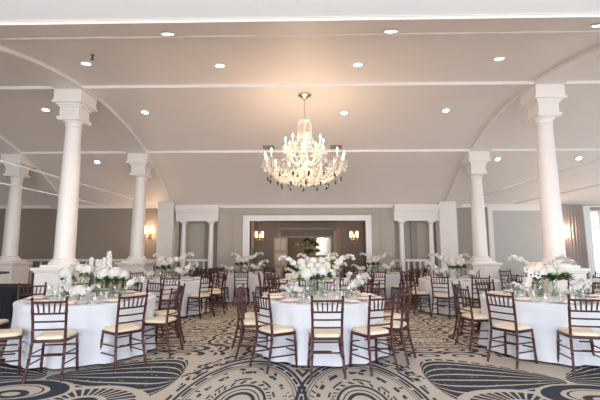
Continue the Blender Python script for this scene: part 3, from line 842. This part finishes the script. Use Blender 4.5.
T1 = (.17, 6.13); T2 = (-3.25, 5.96); T3 = (3.55, 6.22)
round_table('front centre', *T1, [(0, 1.5, 1.36, 3), (1, 32, 1.36, 28), (2, 63, 1.32, 63), (3, 100, 1.34, None), (4, 138, 1.34, None), (5, 176, 1.34, None), (6, -146, 1.34, None), (7, -100, 1.32, -100), (8, -73, 1.25, -84), (9, -38, 1.31, -51)], 1)
round_table('front left', *T2, [(0, 11.5, 1.41, 11), (1, 51, 1.33, 51), (2, 86, 1.36, 82), (3, 121, 1.36, None), (4, 157, 1.34, None), (5, 178, 1.34, None), (6, -143, 1.36, -152), (7, -116, 1.46, -150), (8, -75, 1.5, -85), (9, -29, 1.36, -55)], 2)
round_table('front right', *T3, [(0, -12, 1.33, -11), (1, 20, 1.36, None), (2, 56, 1.36, None), (3, 92, 1.36, None), (4, 128, 1.36, None), (5, 164, 1.36, None), (6, -164, 1.36, None), (7, -128, 1.36, None), (8, -93, 1.27, -80), (9, -53, 1.38, -56)], 3)
round_table('second row left', -3.35, 9.6, ring(20, skip=(8,)), 4, 1)
round_table('second row centre', .15, 9.55, ring(-8), 5, 1)
round_table('second row right', 3.6, 10.0, ring(0, skip=(2, 3)), 6, 1)
round_table('back left', -1.98, 12.15, ring(6, 1.34), 7, 1)
round_table('back right', 1.95, 12.25, ring(-5, 1.34), 8, 1)
round_table('right aisle', 5.88, 10.25, ring(-18, 1.36, skip=(8, 7, 4, 5)), 9, 1)

# extra chairs standing by the foyer opening
for x, y, rz, lab in ((-.75, 15.4, 20, 'dark red-brown chair standing alone in the foyer opening, left one'), (-.2, 15.6, -10, 'dark red-brown chair standing alone in the foyer opening, right one'),
                      (3.5, 13.2, 60, 'dark red-brown chair standing in front of the right wall colonnade')):
    place_chair(x, y, R(rz), lab, 'spare chairs near the back wall')

# ------------------------------------------------------------------ flowers on the tables
Z = .757
def on(T, dx, dy, label, heads, **k): return arrangement(T[0]+dx, T[1]+dy, Z, label, heads, **k)
# front centre
on(T1, -.20, -.05, 'white hydrangeas, leftmost tall vase on the front centre table', [('H', -.02, 0, .34, 1.15), ('H', .08, .06, .36, 1.0), ('F', .10, -.06, .28, 1.2), ('G', -.10, -.02, .27, 1.1)], h=.24)
on(T1, .02, .02, 'leafy white hydrangeas in the widest vase of the front centre table', [('H', .0, -.03, .36, 1.1), ('F', .05, -.10, .30, 1.3), ('H', .12, .03, .34, .95), ('F', -.06, .02, .28)], r=.055, h=.25)
on(T1, -.12, .22, 'wide spread of white and cream blooms, highest on the front centre table', [('H', -.18, 0, .50, .85), ('R', -.16, -.1, .44, 1.3), ('H', .0, .0, .52, .8), ('R', .20, -.06, .46, 1.5), ('H', .14, .02, .52, .75), ('W', -.04, -.1, .46, 1.3), ('W', .08, -.1, .45, 1.3), ('O', -.15, 0, .36, 1.0, 180), ('O', .22, -.03, .36, 1.1, 0), ('O', .1, -.05, .38, .9, 35), ('F', .0, -.03, .38, 1.3), ('G', -.2, 0, .38)], r=.06, h=.34)
on(T1, .36, -.18, 'white orchid sprays reaching right from a small vase on the front centre table', [('O', .0, 0, .10, 1.0, 20), ('O', -.03, .02, .08, .8, -35), ('O', .02, 0, .16, .85, 80)], r=.03, h=.12)
on(T1, -.38, -.16, 'small low vase of white blossoms at the left of the front centre table flowers', [('W', 0, 0, .14, 1.1), ('W', .05, .02, .12), ('O', 0, 0, .03, .6, 180), ('G', 0, 0, .10, .7)], r=.03, h=.10)
# front left
on(T2, -.38, .0, 'white hydrangea ball in a clear glass vase, leftmost on the front left table', [('H', 0, 0, .35, 1.15), ('F', .02, -.04, .28, .9), ('G', .07, .05, .26, 1.0)], h=.26)
on(T2, -.16, .10, 'pale yellow and white blooms in a glass vase on the front left table', [('R', 0, 0, .40, 1.4), ('W', .07, -.02, .42, 1.4), ('W', -.07, .0, .43, 1.3), ('O', .0, 0, .30, .8, 160), ('G', 0, 0, .33, 1.1)], h=.28)
on(T2, .03, .15, 'tall white flower sprays rising highest from the front left table', [('D', -.12, 0, .32, .75), ('D', .15, .0, .38, .85), ('D', .02, 0, .28, .75), ('D', .10, -.05, .30, .8), ('D', -.04, .04, .27, .8)], r=.04, h=.34)
on(T2, .30, .02, 'pair of leafy white hydrangea heads, rightmost tall vase on the front left table', [('H', -.10, 0, .34, 1.15), ('H', .06, -.02, .36, 1.15), ('H', .16, .03, .32, .95), ('F', -.08, -.09, .24, 1.4), ('F', .06, -.08, .24, 1.4), ('F', .16, -.05, .24, 1.1)], r=.055, h=.24)
on(T2, .02, -.32, 'low vase of white blossoms at the front of the front left table flowers', [('W', -.06, 0, .13, 1.4), ('W', .0, 0, .15, 1.5), ('W', .07, 0, .13, 1.4), ('O', .02, 0, .05, .7, 0), ('O', -.02, 0, .05, .7, 180)], r=.04, h=.10)
on(T2, .50, -.12, 'white orchid spray leaning right on the front left table', [('O', .0, 0, .10, .9, 0), ('O', 0, 0, .08, .8, 30)], r=.025, h=.12)
on(T2, -.20, -.22, 'single white flower spike in a slim bottle on the front left table', [('D', 0, 0, .10, .75)], r=.025, h=.12)
# front right
on(T3, -.10, .0, 'peach roses and dark-eyed white anemones in a vase on the front right table', [('P', -.10, 0, .42, 1.7), ('P', -.03, -.03, .45, 1.7), ('P', -.05, .05, .46, 1.5), ('A', -.16, -.08, .33, 1.2), ('A', -.06, -.09, .32, 1.2), ('A', -.20, -.05, .40, 1.0), ('F', .05, -.05, .28, 1.5), ('G', -.10, 0, .26, 1.2), ('W', .02, -.06, .38, 1.5)], r=.055, h=.24)
on(T3, .12, .02, 'white hydrangea and cream roses with dark leaves on the front right table', [('H', -.05, 0, .39, 1.1), ('R', .10, -.02, .38, 1.7), ('R', .16, .02, .34, 1.5), ('F', .02, -.09, .28, 1.7), ('F', .14, -.07, .28, 1.3), ('W', .05, .05, .42, 1.4)], r=.05, h=.25)
on(T3, .05, .22, 'long white orchid sprays arching behind the roses of the front right table', [('O', -.05, 0, .34, 1.1, 180), ('O', .0, 0, .30, 1.3, 8), ('O', .05, .0, .26, 1.2, -10), ('O', -.02, 0, .34, .8, 165)], r=.04, h=.34)
on(T3, -.34, -.10, 'white blossom sprays at the left of the front right table flowers', [('W', 0, 0, .20, 1.2), ('W', .03, .02, .26, 1.2), ('O', 0, 0, .08, .6, 180), ('D', 0, 0, .06, .6)], r=.03, h=.14)
on(T3, .42, -.08, 'low white orchid cluster at the right of the front right table flowers', [('O', 0, 0, .06, .9, 0), ('O', -.03, 0, .08, .8, 40), ('W', -.05, 0, .16, 1.3), ('W', .03, 0, .18, 1.3), ('W', .10, 0, .17, 1.2)], r=.035, h=.12)
# second row
def rowset(cx, cy, where, m=1, big=1.0):
    T = (cx, cy)
    on(T, -.05*m, 0, 'rounded bunch of white hydrangeas, middle of the %s table' % where, [('H', -.06, 0, .36, 1.15*big), ('H', .08, 0, .37, 1.1*big), ('R', .0, -.1, .40, 1.6), ('F', -.06, -.1, .27, 1.5), ('F', .08, -.09, .27, 1.5), ('W', .14, -.04, .43, 1.4), ('W', -.12, 0, .44, 1.4)], r=.055, h=.25, mirror=m)
    on(T, .12*m, .12, 'white orchid sprays rising above the hydrangeas on the %s table' % where, [('O', 0, 0, .34, 1.2, 10), ('O', -.1, 0, .34, 1.1, 175), ('W', -.1, 0, .46, 1.6), ('W', .05, 0, .48, 1.5)], r=.04, h=.34, mirror=m)
    on(T, .34*m, -.08, 'low white orchids beside the hydrangeas on the %s table' % where, [('O', 0, 0, .14, 1.1, 5), ('O', 0, 0, .06, .9, 30), ('W', .02, 0, .20, 1.4), ('W', -.05, 0, .24, 1.4)], r=.035, h=.14, mirror=m)
    on(T, -.34*m, -.05, 'small vase of white blooms at the inner side of the %s table' % where, [('O', 0, 0, .05, .9, 175), ('W', 0, 0, .16, 1.4), ('W', -.06, 0, .14, 1.3)], r=.035, h=.10, mirror=m)
rowset(-3.40, 9.55, 'second row left', 1)
rowset(.10, 9.6, 'second row centre', 1)
rowset(3.55, 10.0, 'second row right', -1)
rowset(-2.0, 12.1, 'back left', 1)
rowset(1.93, 12.2, 'back right', 1)
on((.15, 9.55), -.55, -.45, 'low cluster of white blossoms at the left edge of the second row centre table', [('W', 0, 0, .12, 1.6), ('W', .08, 0, .12, 1.6), ('W', -.08, 0, .12, 1.5), ('W', .15, 0, .11, 1.4)], r=.035, h=.08)
# tall dry arrangement on the console
ta = thing('branch_arrangement', 'tall dry branches and pale flowers on the console table beyond the foyer', 'flower arrangement', (-.1, 19.6, .85))
MB().lathe([(.08, 0), (.12, .1), (.11, .25), (.06, .33), (.07, .36)], 16).build('vase', M['brass'], ta)
br = MB(); q = random.Random(4)
for i in range(26):
    a = q.uniform(0, 2*PI); r1 = q.uniform(.15, .55); h1 = q.uniform(.6, 1.25)
    br.tube([(0, 0, .3), (r1*.4*math.cos(a), r1*.4*math.sin(a), .3+h1*.5), (r1*math.cos(a), r1*math.sin(a), .3+h1)], .006, 5)
br.build('branches', M['bark'], ta)
for i in range(26):
    a = q.uniform(0, 2*PI); r1 = q.uniform(.1, .55); h1 = q.uniform(.5, 1.4)
    k = q.choice('RWGFP'); nm, me = KIND[k]; inst(nm, me, ta, (r1*math.cos(a), r1*math.sin(a), h1), 1.9)

# ------------------------------------------------------------------ left side: black draped table, high table with plant, dark cases
bt = MB(); n = 40
def rect_cloth(hx, hy, h):
    mb = MB(); prof = []
    N = 88
    def pt(k):
        per = 4*(hx+hy); s = per*k/N
        if s < 2*hx: return Vector((-hx+s, -hy, 0)), Vector((0, -1, 0))
        s -= 2*hx
        if s < 2*hy: return Vector((hx, -hy+s, 0)), Vector((1, 0, 0))
        s -= 2*hy
        if s < 2*hx: return Vector((hx-s, hy, 0)), Vector((0, 1, 0))
        s -= 2*hx
        return Vector((-hx, hy-s, 0)), Vector((-1, 0, 0))
    for z in (0.02, h*.5, h-.03, h):
        for k in range(N):
            p, d = pt(k); f = (1-z/h)*.02*math.sin(k*1.9); p = p+d*(f+(.012 if z < h else 0)); p.z = z; mb.v.append(p)
    for i in range(3):
        for k in range(N): mb.f.append((i*N+k, i*N+(k+1) % N, (i+1)*N+(k+1) % N, (i+1)*N+k))
    mb.f.append(tuple(3*N+k for k in range(N)))
    return mb
o = rect_cloth(.46, .38, .76).build('draped_table', M['black'], loc=(-5.62, 8.02-.55, 0)); tag(o, 'black cloth covered box table beside the plinth of the big left column', 'table')
o.location = (-6.05, 7.95, 0)
ht = thing('high_table', 'small dark high table at the left edge, in front of the far left column', 'table', (-7.45, 9.2, 0))
MB().lathe([(.40, .91), (.42, .92), (.42, .945), (.40, .95), (.001, .95)], 32).build('tabletop', M['wood'], ht)
MB().tube([(0, 0, .03), (0, 0, .91)], .035, 12).build('pole', M['wood'], ht); MB().lathe([(.25, 0), (.25, .015), (.05, .04)], 24).build('base', M['wood'], ht)
arrangement(-7.35, 9.15, .95, 'small glass vase with dark leaves on the high table at the left edge', [('F', 0, 0, .14, 1.3), ('W', .03, 0, .17, 1.1), ('F', .05, .02, .12, 1.0)], r=.035, h=.10)
def case(x, y, w_, d_, h_, z, lab):
    t = thing('black_case', lab, 'case', (x, y, z))
    MB().bx(-w_/2, w_/2, -d_/2, d_/2, 0, h_*.8).build('body', M['blackp'], t, smooth=False, bevel=.01)
    MB().bx(-w_/2-.008, w_/2+.008, -d_/2-.008, d_/2+.008, h_*.8, h_).build('lid', M['blackp'], t, smooth=False, bevel=.01)
    MB().tube([(-.08, -d_/2-.01, h_*.6), (-.06, -d_/2-.04, h_*.6), (.06, -d_/2-.04, h_*.6), (.08, -d_/2-.01, h_*.6)], .008, 6).build('handle', M['chrome'], t)
case(-4.0, 13.55, .42, .35, .86, 0, 'tall black case standing before the left wall colonnade')
case(-3.18, 13.7, .45, .3, .84, 0, 'black case standing right of the left wall colonnade')

# ------------------------------------------------------------------ light and camera
w = bpy.data.worlds.new('sky'); S.world = w; w.use_nodes = True
bg = w.node_tree.nodes['Background']; bg.inputs[0].default_value = (.84, .92, 1.0, 1); bg.inputs[1].default_value = 1.6
def area(name, loc, rot, sx, sy, e, col):
    L = bpy.data.lights.new(name, 'AREA'); L.shape = 'RECTANGLE'; L.size = sx; L.size_y = sy; L.energy = e; L.color = col
    o = bpy.data.objects.new(name, L); C.objects.link(o); o.location = loc; o.rotation_euler = rot; return o
area('daylight_behind', (0, -4.0, 1.2), (R(120), 0, 0), 18, 2.4, 600, (.92, .95, 1))
area('daylight_right', (XR+.1, 5.5, 1.9), (0, R(90), 0), 2.6, 15, 130, (.85, .93, 1))

cam = bpy.data.cameras.new('camera'); co = bpy.data.objects.new('camera', cam); C.objects.link(co)
cam.lens = 24; cam.sensor_width = 36; co.location = (0, 0, 1.46); co.rotation_euler = (R(97.1), 0, R(1.4))
S.camera = co
S.view_settings.view_transform = 'Standard'; S.view_settings.look = 'None'; S.view_settings.gamma = 1; S.view_settings.exposure = 0.55
